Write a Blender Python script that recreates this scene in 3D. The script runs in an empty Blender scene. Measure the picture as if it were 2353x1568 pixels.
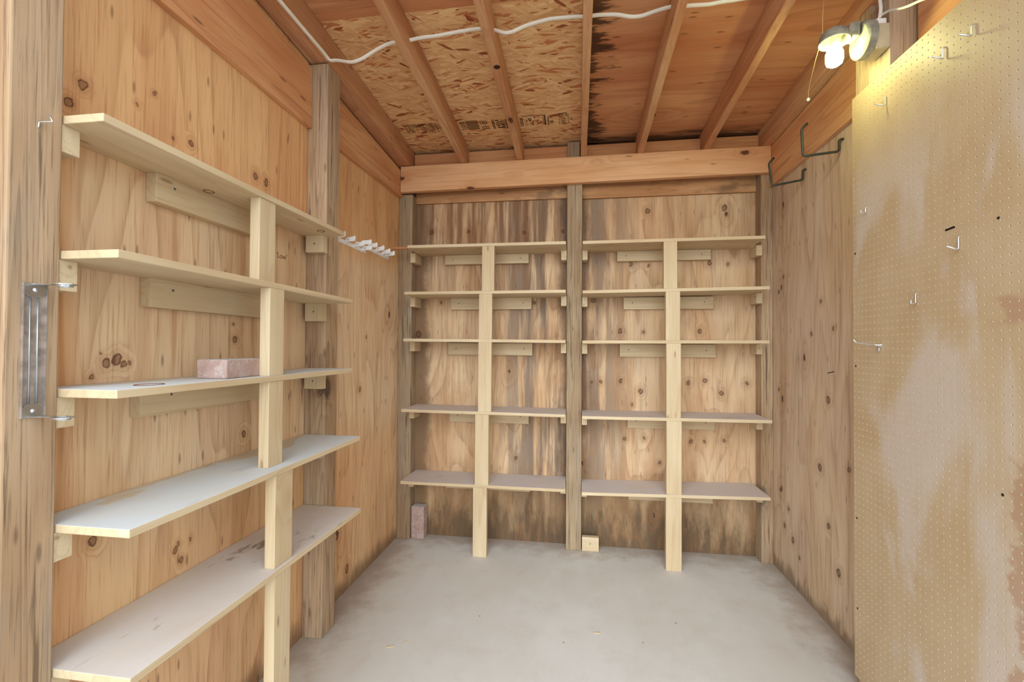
import bpy, bmesh, math, random
from mathutils import Vector
random.seed(7)
COL = bpy.context.scene.collection

# ------------------------------------------------------------------ mesh helpers
class MB:
    """collects shapes in world metres, then links them as one mesh object"""
    def __init__(s): s.v = []; s.f = []; s.smooth = []
    def add(s, vs, fs, smooth=False):
        n = len(s.v); s.v += [tuple(map(float, p)) for p in vs]
        s.f += [tuple(i + n for i in q) for q in fs]; s.smooth += [smooth] * len(fs); return s
    def hexa(s, p):
        return s.add(p, [(0, 3, 2, 1), (4, 5, 6, 7), (0, 1, 5, 4), (1, 2, 6, 5), (2, 3, 7, 6), (3, 0, 4, 7)])
    def box(s, x0, x1, y0, y1, z0, z1):
        return s.hexa([(x0, y0, z0), (x1, y0, z0), (x1, y1, z0), (x0, y1, z0), (x0, y0, z1), (x1, y0, z1), (x1, y1, z1), (x0, y1, z1)])
    def prism(s, pts, ax, a, b):
        """polygon of 2-D points (the other two axes in order), extruded along axis ax from a to b"""
        def mk(p, t):
            q = [p[0], p[1]]; q.insert(ax, t); return q
        n = len(pts); vs = [mk(p, a) for p in pts] + [mk(p, b) for p in pts]
        return s.add(vs, [tuple(range(n))[::-1], tuple(range(n, 2 * n))] + [(i, (i + 1) % n, n + (i + 1) % n, n + i) for i in range(n)])
    def tube(s, pts, r, seg=10, flat=1.0, caps=True):
        """round (or flattened) rod swept along a polyline"""
        P = [Vector(p) for p in pts]; vs = []; fs = []; n = len(P); up = None
        for i, p in enumerate(P):
            t = (P[min(i + 1, n - 1)] - P[max(i - 1, 0)]).normalized()
            if up is None:
                up = Vector((0, 0, 1)) if abs(t.z) < .9 else Vector((0, 1, 0))
            a = t.cross(up).normalized(); b = a.cross(t).normalized(); up = b
            rr = r[i] if isinstance(r, (list, tuple)) else r
            for k in range(seg):
                w = 2 * math.pi * k / seg
                vs.append(p + a * math.cos(w) * rr * flat + b * math.sin(w) * rr)
        for i in range(n - 1):
            for k in range(seg):
                fs.append((i * seg + k, i * seg + (k + 1) % seg, (i + 1) * seg + (k + 1) % seg, (i + 1) * seg + k))
        s.add(vs, fs, True)
        if caps:
            m = len(s.v) - len(vs)
            s.f += [tuple(m + k for k in range(seg))[::-1], tuple(m + (n - 1) * seg + k for k in range(seg))]; s.smooth += [False, False]
        return s
    def lathe(s, prof, c, axis='z', seg=28):
        """profile of (radius, height) turned about an axis through c"""
        vs = []; fs = []
        for r, h in prof:
            for k in range(seg):
                w = 2 * math.pi * k / seg; u, v = r * math.cos(w), r * math.sin(w)
                q = {'z': (u, v, h), 'x': (h, u, v), 'y': (v, h, u)}[axis]
                vs.append((c[0] + q[0], c[1] + q[1], c[2] + q[2]))
        for i in range(len(prof) - 1):
            for k in range(seg):
                fs.append((i * seg + k, i * seg + (k + 1) % seg, (i + 1) * seg + (k + 1) % seg, (i + 1) * seg + k))
        return s.add(vs, fs, True)
    def build(s, name, mat, parent=None, origin=None, bevel=0.0, recalc=True):
        if origin is None:
            if parent is not None: origin = parent['_o']
            else:
                xs = list(zip(*s.v)); origin = ((min(xs[0]) + max(xs[0])) / 2, (min(xs[1]) + max(xs[1])) / 2, min(xs[2]))
        o3 = Vector(origin)
        me = bpy.data.meshes.new(name)
        me.from_pydata([Vector(p) - o3 for p in s.v], [], s.f)
        me.polygons.foreach_set('use_smooth', s.smooth)
        if recalc:
            bm = bmesh.new(); bm.from_mesh(me); bmesh.ops.recalc_face_normals(bm, faces=bm.faces); bm.to_mesh(me); bm.free()
        me.materials.append(mat); me.update()
        o = bpy.data.objects.new(name, me); COL.objects.link(o)
        o['_o'] = tuple(o3)
        if parent is not None:
            o.parent = parent; o.location = o3 - Vector(parent['_o'])
        else: o.location = o3
        if bevel:
            m = o.modifiers.new('edge', 'BEVEL'); m.width = bevel; m.segments = 2; m.limit_method = 'ANGLE'
        return o

def tag(o, label, cat, group=None, kind=None):
    if kind: o['kind'] = kind
    if label: o['label'] = label
    if cat: o['category'] = cat
    if group: o['group'] = group
    return o
def thing(name, loc, label, cat, group=None):
    o = bpy.data.objects.new(name, None); COL.objects.link(o); o.empty_display_size = .05
    o.location = loc; o['_o'] = tuple(loc); return tag(o, label, cat, group)
def struct(o, label=None):
    o['kind'] = 'structure'
    if label: o['label'] = label
    return o

# ------------------------------------------------------------------ shader helpers
def srgb(r, g, b):
    f = lambda c: (c / 255 / 12.92) if c / 255 <= .04045 else ((c / 255 + .055) / 1.055) ** 2.4
    return (f(r), f(g), f(b), 1)
class SH:
    def __init__(s, name, rough=.75, spec=.25, metal=0.0):
        m = bpy.data.materials.new(name); m.use_nodes = True; s.m = m; s.nt = m.node_tree
        s.b = s.nt.nodes['Principled BSDF']; s.b.inputs['Roughness'].default_value = rough
        s.b.inputs['Specular IOR Level'].default_value = spec; s.b.inputs['Metallic'].default_value = metal
        s._p = None
    def n(s, t): return s.nt.nodes.new(t)
    def put(s, sock, v):
        if isinstance(v, bpy.types.NodeSocket): s.nt.links.new(v, sock)
        elif v is not None: sock.default_value = v
    def obj(s): 
        if s._p is None: s._p = s.n('ShaderNodeTexCoord').outputs['Object']
        return s._p
    def rnd(s): return s.n('ShaderNodeObjectInfo').outputs['Random']
    def math(s, op, a, b=None, c=None, clamp=False):
        q = s.n('ShaderNodeMath'); q.operation = op; q.use_clamp = clamp
        s.put(q.inputs[0], a); s.put(q.inputs[1], b)
        if c is not None: s.put(q.inputs[2], c)
        return q.outputs[0]
    def vmath(s, op, a, b):
        q = s.n('ShaderNodeVectorMath'); q.operation = op; s.put(q.inputs[0], a); s.put(q.inputs[1], b); return q.outputs[0]
    def mul(s, v, k): return s.vmath('MULTIPLY', v, k)
    def xyz(s, v): 
        q = s.n('ShaderNodeSeparateXYZ'); s.put(q.inputs[0], v); return q.outputs
    def comb(s, x, y, z):
        q = s.n('ShaderNodeCombineXYZ'); s.put(q.inputs[0], x); s.put(q.inputs[1], y); s.put(q.inputs[2], z); return q.outputs[0]
    def noise(s, v, scale=1.0, detail=2.0, rough=.5, dist=0.0):
        q = s.n('ShaderNodeTexNoise'); s.put(q.inputs['Vector'], v); q.inputs['Scale'].default_value = scale
        q.inputs['Detail'].default_value = detail; q.inputs['Roughness'].default_value = rough; q.inputs['Distortion'].default_value = dist
        return q.outputs['Fac']
    def voro(s, v, scale=1.0, rand=1.0, feature='F1', dim='3D'):
        q = s.n('ShaderNodeTexVoronoi'); q.voronoi_dimensions = dim; s.put(q.inputs['Vector'], v); q.inputs['Scale'].default_value = scale
        q.inputs['Randomness'].default_value = rand; q.feature = feature
        return q.outputs['Distance'], q.outputs['Color']
    def step(s, v, a, b, lo=0.0, hi=1.0):
        q = s.n('ShaderNodeMapRange'); q.interpolation_type = 'SMOOTHSTEP'; s.put(q.inputs[0], v)
        s.put(q.inputs[1], a); s.put(q.inputs[2], b); q.inputs[3].default_value = lo; q.inputs[4].default_value = hi
        return q.outputs[0]
    def mix(s, f, a, b, mode='MIX'):
        q = s.n('ShaderNodeMix'); q.data_type = 'RGBA'; q.blend_type = mode; s.put(q.inputs[0], f); s.put(q.inputs[6], a); s.put(q.inputs[7], b)
        return q.outputs[2]
    def up(s): return s.xyz(s.n('ShaderNodeNewGeometry').outputs['Normal'])[2]
    def bump(s, h, strength=.2, dist=.002):
        q = s.n('ShaderNodeBump'); q.inputs['Strength'].default_value = strength; q.inputs['Distance'].default_value = dist
        s.put(q.inputs['Height'], h); s.nt.links.new(q.outputs[0], s.b.inputs['Normal'])
    def done(s, col): s.put(s.b.inputs['Base Color'], col); return s.m

def wood(name, light, dark, ring, axis='z', across=3.0, along=.45, rings=9.0, ring_amt=.4, fib=.35, knots=(3.2, .10, .3),
         knot_col=(70, 42, 24), rough=.78, rnd=True, extra=None, bump=.15, sharp=3.0, mott=.5, flat=None, fleck=.55, spots=(), pre=None):
    s = SH(name, rough)
    P = s.obj()
    W = P
    if rnd:
        r = s.rnd(); P = s.vmath('ADD', P, s.comb(s.math('MULTIPLY', r, 31.0), s.math('MULTIPLY', r, 57.0), s.math('MULTIPLY', r, 43.0)))
    x, y, z = s.xyz(P)[:]
    U = {'z': s.comb(x, y, z), 'x': s.comb(y, z, x), 'y': s.comb(z, x, y)}[axis]
    # knots
    u3 = s.xyz(U)[:]
    if flat is None: K = lambda a, b: s.voro(s.mul(U, (a, a, b)))
    else:            # a sheet seen flat-on: knots laid out in its own plane
        K = lambda a, b: s.voro(s.mul(s.comb(u3[flat], u3[2], 0.0), (a, b, 0)), dim='2D')
    kd, kc = K(knots[0], knots[0] * .5)
    present = s.math('LESS_THAN', s.xyz(kc)[0], knots[2])
    wob = s.math('MULTIPLY', s.noise(U, 60, 1), .07)
    kd2 = s.math('ADD', kd, s.math('SUBTRACT', wob, .035))
    core = s.math('MULTIPLY', s.step(kd2, knots[1] * .55, knots[1], 1, 0), present)
    halo = s.math('MULTIPLY', s.step(kd, 0.0, .48, 1, 0), present)
    halo = s.math('POWER', halo, 2.0)
    if spots:            # the sheet's own knots, each at its place
        wv = s.math('MULTIPLY', s.math('SUBTRACT', s.noise(U, 45, 2), .5), .02)
        P2 = s.comb(s.math('ADD', u3[flat], wv), s.math('MULTIPLY', s.math('ADD', u3[2], wv), .8), 0.0)
        dm = None
        for a_, b_, r_ in spots:
            q = s.n('ShaderNodeVectorMath'); q.operation = 'DISTANCE'; s.put(q.inputs[0], P2); q.inputs[1].default_value = (a_, b_ * .8, 0)
            d_ = s.math('DIVIDE', q.outputs['Value'], r_ * (.62 if flat == 0 else .72))
            dm = d_ if dm is None else s.math('MINIMUM', dm, d_)
        core = s.math('MAXIMUM', core, s.math('ADD', s.math('MULTIPLY', s.step(dm, .75, 1.1, 1, 0), .55), s.math('MULTIPLY', s.math('MULTIPLY', s.step(dm, .55, .8), s.step(dm, .9, 1.15, 1, 0)), .45)))
        halo = s.math('MAXIMUM', halo, s.math('POWER', s.step(dm, .5, 4.6, 1, 0), 2.0))
    # growth rings
    n1 = s.noise(s.mul(U, (across, across, along)), 1.0, 1.5, .45, .25)
    ph = s.math('ADD', s.math('MULTIPLY', n1, rings), s.math('MULTIPLY', halo, 2.2))
    saw = s.math('FRACT', ph)
    rg = s.math('MULTIPLY', s.math('POWER', saw, sharp), s.step(saw, .93, 1.0, 1, 0))
    jit = s.noise(s.mul(U, (40, 40, 2.5)), 1.0, 2)
    rg = s.math('MULTIPLY', rg, s.step(jit, .25, .7, .25, 1))
    # fibres and mottling
    fb = s.noise(s.mul(U, (170, 170, 5)), 1.0, 3, .6)
    mo = s.noise(s.mul(U, (5.5, 5.5, 1.1)), 1.0, 3, .55)
    c = s.mix(s.step(mo, .5 - mott * .4, .5 + mott * .4), srgb(*dark), srgb(*light))
    if pre: c = pre(s, c, W, U)
    c = s.mix(s.math('MULTIPLY', rg, ring_amt), c, srgb(*ring))
    c = s.mix(s.math('MULTIPLY', s.step(fb, .5, .72), fib), c, srgb(*ring))
    c = s.mix(s.math('MULTIPLY', halo, .35), c, srgb(*ring))
    c = s.mix(s.math('MULTIPLY', core, .9), c, srgb(*knot_col))
    # small dark pitch flecks along the grain
    fd, fc = K(24, 6)
    fl = s.math('MULTIPLY', s.step(fd, *((.08, .2) if flat is None else (.05, .16)), 1, 0), s.math('LESS_THAN', s.xyz(fc)[1], .16))
    c = s.mix(s.math('MULTIPLY', fl, fleck), c, srgb(*knot_col))
    if extra: c = extra(s, c, W, U)
    if bump > .2: s.bump(s.math('ADD', s.math('MULTIPLY', fb, .6), s.math('MULTIPLY', rg, -.5)), bump, .002)
    return s.done(c)

def plain(name, c, rough=.5, metal=0.0, spec=.4, var=.0):
    s = SH(name, rough, spec, metal)
    col = srgb(*c)
    if var:
        n = s.noise(s.obj(), 35, 3); d = tuple(max(0, k * (1 - var)) for k in col[:3]) + (1,)
        col = s.mix(s.step(n, .35, .65), d, srgb(*c))
    return s.done(col)

# ---- extras: dirt, dust, water marks with a shape of their own; painted shade on the shelf wall
def dusty(col, amt, lo=.3, hi=.62, scale=(1.6, 1.6, 1.6)):
    def f(s, c, W, U):
        n = s.noise(s.mul(W, scale), 1.0, 4, .6)
        return s.mix(s.math('MULTIPLY', s.step(n, lo, hi), amt), c, srgb(*col))
    return f
def shelf_dust(col, amt, stain=0.0, wipe=False):
    def f(s, c, W, U):
        top = s.step(s.up(), .5, .8)
        n = s.noise(U, 4.5, 4, .6)
        k = s.math('MULTIPLY', top, s.step(n, .2, .62, amt * .72, amt))
        if wipe:         # dust rubbed off along the wall side
            xx = s.math('ADD', s.xyz(W)[0], s.math('MULTIPLY', s.math('SUBTRACT', s.noise(s.mul(U, (5, 5, 2.5)), 1.0, 4, .6), .5), .5))
            k = s.math('MULTIPLY', k, s.step(xx, -.04, -.02, .35, 1))
        c = s.mix(k, c, srgb(*col))
        if stain:
            n2 = s.noise(s.mul(U, (9, 9, 4)), 1.0, 4, .62)
            spots = s.math('MULTIPLY', s.step(n2, .61, .68), top)
            c = s.mix(s.math('MULTIPLY', spots, stain), c, srgb(120, 104, 88))
        return c
    return f
def side_ply(s, c, W, U):
    x, y, z = s.xyz(W)[:]
    n = s.noise(s.mul(W, (1, 2.2, 1.0)), 1.0, 4, .6)
    # pale scuffing, strongest mid-wall to paint in light; orange outside stands for shade
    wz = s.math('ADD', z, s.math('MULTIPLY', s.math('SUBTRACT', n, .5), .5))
    lit_band = s.math('MULTIPLY', s.math('MULTIPLY', s.step(wz, .72, 1.05, .3, 1), s.step(wz, 1.84, 2.06, 1, 0)), s.step(s.math('ADD', y, s.math('MULTIPLY', n, .12)), 1.0, 1.10))
    c = s.mix(s.math('MULTIPLY', s.math('ADD', s.math('MULTIPLY', lit_band, .75), .25), s.step(n, .2, .7, .5, .9)), c, srgb(228, 207, 176))
    st = s.noise(s.mul(W, (1, 13, .8)), 1.0, 4, .65)
    c = s.mix(s.math('MULTIPLY', s.step(st, .5, .72), .35), c, srgb(186, 134, 94))
    low = s.math('ADD', z, s.math('MULTIPLY', s.noise(s.mul(W, (1, 22, 5)), 1.0, 3), -.14))
    c = s.mix(s.math('MULTIPLY', s.step(low, -.06, .05, 1, 0), .7), c, srgb(92, 78, 62))
    # brown run marks
    run = s.noise(s.mul(W, (1, 16, .9)), 1.0, 2)
    return s.mix(s.math('MULTIPLY', s.step(run, .66, .75), .45), c, srgb(166, 106, 58))
def back_ply(s, c, W, U):
    x, y, z = s.xyz(W)[:]
    st = s.noise(s.mul(W, (11, 1, .8)), 1.0, 4, .62)
    st2 = s.noise(s.mul(W, (26, 1, 1.3)), 1.0, 4, .65)
    # weathered grey streaks either side of the middle post
    near = s.step(s.math('ABSOLUTE', s.math('ADD', x, s.math('MULTIPLY', s.noise(s.mul(W, (0, 0, 1.3)), 1.0, 2), .3))), .08, .75, 1, .12)
    c = s.mix(s.math('MULTIPLY', s.math('MULTIPLY', s.step(st, .40, .58), near), .95), c, srgb(122, 108, 96))
    c = s.mix(s.math('MULTIPLY', s.step(s.noise(s.mul(W, (5, 1, 1.6)), 1.0, 4, .62), .5, .66), .4), c, srgb(176, 130, 90))
    ed = s.math('MINIMUM', s.math('ABSOLUTE', s.math('ADD', x, .022)), s.math('ABSOLUTE', s.math('ADD', x, 1.2)))
    ed = s.math('SUBTRACT', ed, s.math('MULTIPLY', s.noise(s.mul(W, (3, 1, 3.5)), 1.0, 4, .65), .17))
    c = s.mix(s.math('MULTIPLY', s.step(ed, -.03, .04, 1, 0), .7), c, srgb(92, 72, 56))
    # brown leak stains high up in the bay away from the pegboard
    leak = s.math('MULTIPLY', s.step(z, 1.55, 2.3), s.step(x, -.25, .15, 1, .25))
    c = s.mix(s.math('MULTIPLY', s.math('MULTIPLY', s.step(st2, .40, .60), leak), .75), c, srgb(118, 78, 50))
    # black damp rising from the slab
    wob = s.math('ADD', s.math('MULTIPLY', s.noise(s.mul(W, (15, 1, 4)), 1.0, 4, .65), .62), s.math('MULTIPLY', s.noise(s.mul(W, (2.2, 1, 1)), 1.0, 2), .45))
    lv = s.math('SUBTRACT', z, s.math('MULTIPLY', s.math('SUBTRACT', wob, .31), 1.1))
    c = s.mix(s.math('MULTIPLY', s.step(lv, -.05, .34, 1, 0), .7), c, srgb(140, 112, 78))
    c = s.mix(s.math('MULTIPLY', s.step(lv, -.20, .05, 1, 0), .75), c, srgb(70, 58, 46))
    return c
def right_ply(s, c, W, U):
    x, y, z = s.xyz(W)[:]
    n = s.noise(s.mul(W, (1, 2.5, 1.1)), 1.0, 4, .6)
    c = s.mix(s.math('MULTIPLY', s.step(n, .35, .66), .5), c, srgb(200, 182, 166))
    st = s.noise(s.mul(W, (1, 15, .7)), 1.0, 4, .65)
    c = s.mix(s.math('MULTIPLY', s.step(st, .48, .7), .5), c, srgb(150, 112, 82))
    low = s.math('ADD', z, s.math('MULTIPLY', s.noise(s.mul(W, (1, 20, 5)), 1.0, 4, .65), -.26))
    return s.mix(s.math('MULTIPLY', s.step(low, -.11, -.03, 1, 0), .6), c, srgb(84, 74, 62))
def old_post(s, c, W, U):
    n = s.noise(s.mul(U, (9, 9, 1.2)), 1.0, 4, .65)
    c = s.mix(s.math('MULTIPLY', s.step(n, .50, .68), .4), c, srgb(158, 148, 134))
    m = s.noise(s.mul(U, (46, 46, 1.6)), 1.0, 4, .7)
    c = s.mix(s.math('MULTIPLY', s.step(m, .57, .68), .7), c, srgb(84, 66, 50))
    k, kc = s.voro(s.mul(U, (120, 120, 60)))
    return s.mix(s.math('MULTIPLY', s.step(k, .1, .2, 1, 0), .08), c, srgb(70, 56, 42))
def roof_ply(s, c, W, U):
    x, y, z = s.xyz(W)[:]
    # dark leak stain spreading from the panel seam at the middle rafter and along the eaves
    n = s.noise(s.mul(W, (3.5, 17, 1)), 1.0, 4, .68)
    seam = s.math('SUBTRACT', s.math('SUBTRACT', x, .05), s.math('MULTIPLY', s.math('SUBTRACT', n, .42), .65))
    k = s.math('MULTIPLY', s.math('MULTIPLY', s.step(seam, -.03, .035, 1, 0), s.step(x, .0, .03)), s.step(y, 1.6, 2.1, .35, 1))
    c = s.mix(s.math('MULTIPLY', k, .85), c, srgb(40, 24, 14))
    n2 = s.noise(s.mul(W, (3, 26, 1)), 1.0, 4, .65)
    e = s.math('ADD', y, s.math('MULTIPLY', s.math('SUBTRACT', n2, .5), .32))
    c = s.mix(s.math('MULTIPLY', s.step(e, 3.08, 3.22), .8), c, srgb(44, 26, 16))
    d, cc = s.voro(s.mul(W, (3.4, 7, 1)), 1.0)
    sp = s.math('MULTIPLY', s.step(d, .05, .1, 1, 0), s.math('LESS_THAN', s.xyz(cc)[2], .22))
    return s.mix(s.math('MULTIPLY', sp, .8), c, srgb(52, 28, 18))

NEW_L, NEW_D, NEW_R = (214, 196, 163), (200, 178, 143), (164, 126, 84)
M = {}
for ax in 'xyz':
    M['pine_' + ax] = wood('new_pine_' + ax, NEW_L, NEW_D, NEW_R, ax, across=7, along=.35, rings=14, ring_amt=.38, fib=.22,
                           knots=(5.0, .12, .2), knot_col=(132, 84, 50), rough=.7, bump=.08)
    M['rafter_' + ax] = wood('rafter_fir_' + ax, (212, 168, 126), (188, 130, 90), (146, 88, 56), ax, across=7, along=.3, rings=13, ring_amt=.5, fib=.4,
                             knots=(5.0, .12, .22), knot_col=(62, 30, 16))
    M['beam_' + ax] = wood('beam_fir_' + ax, (226, 180, 136), (210, 154, 108), (168, 108, 68), ax, across=6, along=.25, rings=9, ring_amt=.38, fib=.25,
                           knots=(6.0, .11, .24), knot_col=(82, 44, 24))
M['shelf_clean'] = wood('shelf_pine', NEW_L, NEW_D, NEW_R, 'x', across=7, along=.3, rings=12, ring_amt=.35, fib=.2, knots=(4.6, .09, .2),
                        knot_col=(112, 66, 36), rough=.7, bump=.08, extra=shelf_dust((214, 206, 198), .35))
M['shelf_dusty'] = wood('dusty_shelf_pine', NEW_L, NEW_D, NEW_R, 'x', across=7, along=.3, rings=12, ring_amt=.35, fib=.2, knots=(4.6, .09, .2),
                        knot_col=(112, 66, 36), rough=.8, bump=.08, extra=shelf_dust((204, 198, 200), .92, .25))
M['side_clean'] = wood('side_shelf_pine', NEW_L, NEW_D, NEW_R, 'y', across=6, along=.3, rings=12, ring_amt=.35, fib=.2, knots=(4.6, .10, .2),
                       knot_col=(112, 66, 36), rough=.7, bump=.08, extra=shelf_dust((214, 206, 198), .3))
M['side_dusty'] = wood('dusty_side_shelf_pine', NEW_L, NEW_D, NEW_R, 'y', across=6, along=.3, rings=12, ring_amt=.35, fib=.2, knots=(4.6, .09, .2),
                       knot_col=(112, 66, 36), rough=.8, bump=.08, extra=shelf_dust((206, 214, 220), .95, .15, True))
M['side_stained'] = wood('stained_side_shelf_pine', NEW_L, NEW_D, NEW_R, 'y', across=6, along=.3, rings=12, ring_amt=.35, fib=.2, knots=(4.6, .09, .2),
                         knot_col=(112, 66, 36), rough=.8, bump=.08, extra=shelf_dust((212, 208, 208), .88, .7))
M['ply_left'] = wood('aged_plywood_side', (228, 182, 124), (212, 154, 98), (160, 102, 58), 'z', across=3.2, along=.42, rings=12, ring_amt=.55, fib=.45,
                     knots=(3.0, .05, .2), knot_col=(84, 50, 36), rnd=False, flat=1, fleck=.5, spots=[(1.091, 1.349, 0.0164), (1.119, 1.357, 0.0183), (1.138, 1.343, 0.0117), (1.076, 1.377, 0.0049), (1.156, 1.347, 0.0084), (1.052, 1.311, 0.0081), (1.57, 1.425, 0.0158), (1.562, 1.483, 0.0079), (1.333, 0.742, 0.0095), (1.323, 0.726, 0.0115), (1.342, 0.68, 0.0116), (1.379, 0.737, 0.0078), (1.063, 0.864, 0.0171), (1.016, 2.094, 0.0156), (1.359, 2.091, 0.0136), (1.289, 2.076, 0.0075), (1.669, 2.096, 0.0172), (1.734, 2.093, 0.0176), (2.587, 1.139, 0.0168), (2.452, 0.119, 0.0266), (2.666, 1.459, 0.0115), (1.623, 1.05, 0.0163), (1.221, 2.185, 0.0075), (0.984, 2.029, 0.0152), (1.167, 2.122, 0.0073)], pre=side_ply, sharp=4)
M['ply_right'] = wood('aged_plywood_far', (220, 198, 168), (203, 175, 142), (152, 116, 84), 'z', across=3.4, along=.4, rings=13, ring_amt=.6, fib=.5,
                      knots=(4.0, .05, .2), knot_col=(66, 48, 40), rnd=False, flat=1, fleck=.4, spots=[(2.593, 0.776, 0.0228), (2.512, 0.5, 0.0199), (2.897, 0.268, 0.0227), (3.013, 1.847, 0.0159), (2.578, 1.651, 0.0139), (2.461, 1.504, 0.0134), (2.511, 1.14, 0.0218), (3.074, 1.759, 0.0161), (2.425, 0.306, 0.0227), (2.818, 0.199, 0.0128), (2.951, 0.433, 0.0162), (3.063, 0.516, 0.0165), (2.677, 1.482, 0.0143), (3.078, 1.143, 0.0161), (2.338, 0.832, 0.0157), (3.004, 0.313, 0.0166)], pre=right_ply, sharp=4)
M['ply_back'] = wood('aged_plywood_back', (224, 196, 160), (206, 168, 128), (146, 104, 70), 'z', across=3.0, along=.7, rings=11, ring_amt=.65, fib=.5,
                     knots=(4.0, .04, .2), knot_col=(76, 50, 36), rnd=False, flat=0, fleck=.3, spots=[(-1.088, 2.263, 0.0274), (-0.803, 2.26, 0.0201), (-0.386, 2.238, 0.0229), (-0.105, 2.239, 0.0195), (0.997, 2.366, 0.0273), (0.485, 2.364, 0.0265), (0.372, 1.993, 0.0193), (0.491, 1.978, 0.0129), (0.898, 1.988, 0.0232), (1.016, 1.976, 0.0134), (0.299, 1.519, 0.0253), (0.832, 1.517, 0.0227), (0.457, 1.513, 0.0127), (0.164, 1.158, 0.0189), (0.302, 1.166, 0.0222), (0.439, 1.096, 0.0255), (0.76, 1.162, 0.0194), (0.976, 1.094, 0.0231), (1.141, 1.165, 0.02), (0.869, 1.179, 0.0228), (0.103, 1.157, 0.0126), (0.383, 1.003, 0.0128), (0.33, 0.761, 0.0161), (0.464, 0.771, 0.0162), (0.775, 0.758, 0.0165), (0.866, 0.761, 0.0166), (0.993, 0.772, 0.0167), (0.569, 0.603, 0.0164), (0.113, 1.74, 0.0285), (-0.027, 1.554, 0.0157), (-0.31, 1.725, 0.0191), (-1.184, 1.496, 0.0368), (-1.009, 1.731, 0.0165), (-0.441, 0.595, 0.0196)], pre=back_ply, sharp=4)
M['ply_roof'] = wood('roof_plywood', (212, 156, 110), (192, 126, 84), (146, 84, 50), 'x', across=3.4, along=.45, rings=11, ring_amt=.45, fib=.3,
                     knots=(2.4, .05, .2), knot_col=(50, 26, 16), rnd=False, flat=0, extra=roof_ply, sharp=2.5)
for ax in 'yx':
    M['trim_' + ax] = wood('upper_board_' + ax, (218, 168, 122), (200, 138, 92), (150, 90, 54), ax, across=6, along=.3, rings=10, ring_amt=.55, fib=.4,
                           knots=(4.5, .09, .16), knot_col=(66, 34, 20))
M['ledger_back'] = wood('weathered_board', (210, 166, 122), (180, 130, 88), (122, 80, 50), 'x', across=8, along=.5, rings=9, ring_amt=.5, fib=.35,
                        knots=(5, .1, .25), knot_col=(58, 36, 24), extra=dusty((104, 84, 66), .6, .5, .68, (4, 4, 9)))
M['block'] = wood('blocking_fir', (214, 160, 114), (196, 134, 88), (146, 90, 56), 'x', across=6, along=.3, rings=10, ring_amt=.5, fib=.4, knots=(6, .12, .25), knot_col=(70, 38, 24))
M['post'] = wood('weathered_post', (190, 164, 134), (166, 136, 104), (92, 68, 48), 'z', across=10, along=.28, rings=13, ring_amt=.6, fib=.55,
                 knots=(5, .2, .3), knot_col=(84, 66, 54), rough=.9, extra=old_post, bump=.35)
M['post_dark'] = wood('dark_weathered_post', (176, 156, 128), (150, 124, 96), (96, 76, 56), 'z', across=10, along=.28, rings=13, ring_amt=.5, fib=.6,
                 knots=(6, .13, .22), knot_col=(66, 50, 40), rough=.9, extra=old_post, bump=.4)

# strand board: layered cells of flat wood strands, mostly running across the roof
def osb():
    s = SH('strand_board', .75)
    P = s.obj(); x, y, z = s.xyz(P)[:]
    c = None
    for i, (ang, sx, sy) in enumerate(((.06, 9, 62), (-.16, 11, 70), (.3, 13, 60), (-.75, 13, 70))):
        ca, sa = math.cos(ang), math.sin(ang)
        u = s.math('ADD', s.math('MULTIPLY', x, ca), s.math('MULTIPLY', y, -sa)); v = s.math('ADD', s.math('MULTIPLY', x, sa), s.math('MULTIPLY', y, ca))
        d, cc = s.voro(s.comb(s.math('MULTIPLY', u, sx), s.math('MULTIPLY', v, sy), 3.3 * i + .5))
        r, g, b = s.xyz(cc)[:]
        a = s.mix(s.math('POWER', r, 1.2), srgb(220, 170, 118), srgb(240, 204, 150))
        a = s.mix(s.step(g, .80, .9), a, srgb(196, 126, 82))
        a = s.mix(s.step(g, .96, .97), a, srgb(156, 88, 54))
        fib = s.noise(s.comb(s.math('MULTIPLY', u, 9), s.math('MULTIPLY', v, 300), b), 1.0, 2)
        a = s.mix(s.math('MULTIPLY', s.step(fib, .5, .7), .3), a, srgb(170, 104, 62))
        if c is None: c = a
        else: c = s.mix(s.math('GREATER_THAN', b, (.5, .45, .6, .82)[i]), c, a)
    s.bump(s.xyz(c)[0], .35, .002)
    return s.done(c)
M['osb'] = osb()

def concrete():
    s = SH('concrete_slab', .85)
    P = s.obj(); x, y, z = s.xyz(P)[:]
    n = s.noise(s.mul(P, (1.2, .8, 1)), 1.0, 5, .62); m = s.noise(P, 5.5, 5, .65); f = s.noise(P, 80, 3, .6)
    c = s.mix(s.step(n, .3, .7), srgb(200, 197, 191), srgb(210, 211, 209))
    c = s.mix(s.math('MULTIPLY', s.step(m, .48, .72), .25), c, srgb(188, 176, 164))
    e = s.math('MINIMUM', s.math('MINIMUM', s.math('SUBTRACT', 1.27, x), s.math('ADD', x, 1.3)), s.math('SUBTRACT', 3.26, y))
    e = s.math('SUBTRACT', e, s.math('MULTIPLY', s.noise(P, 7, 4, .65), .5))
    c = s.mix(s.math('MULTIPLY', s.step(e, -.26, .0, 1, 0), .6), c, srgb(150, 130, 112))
    c = s.mix(s.math('MULTIPLY', s.step(f, .55, .75), .12), c, srgb(120, 112, 104))
    d, cc = s.voro(P, 16)
    sp = s.math('MULTIPLY', s.step(d, .05, .1, 1, 0), s.math('LESS_THAN', s.xyz(cc)[0], .06))
    c = s.mix(s.math('MULTIPLY', sp, .7), c, srgb(70, 62, 56))
    s.bump(s.math('ADD', s.math('MULTIPLY', f, .4), m), .12, .004)
    return s.done(c)
M['concrete'] = concrete()

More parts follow.
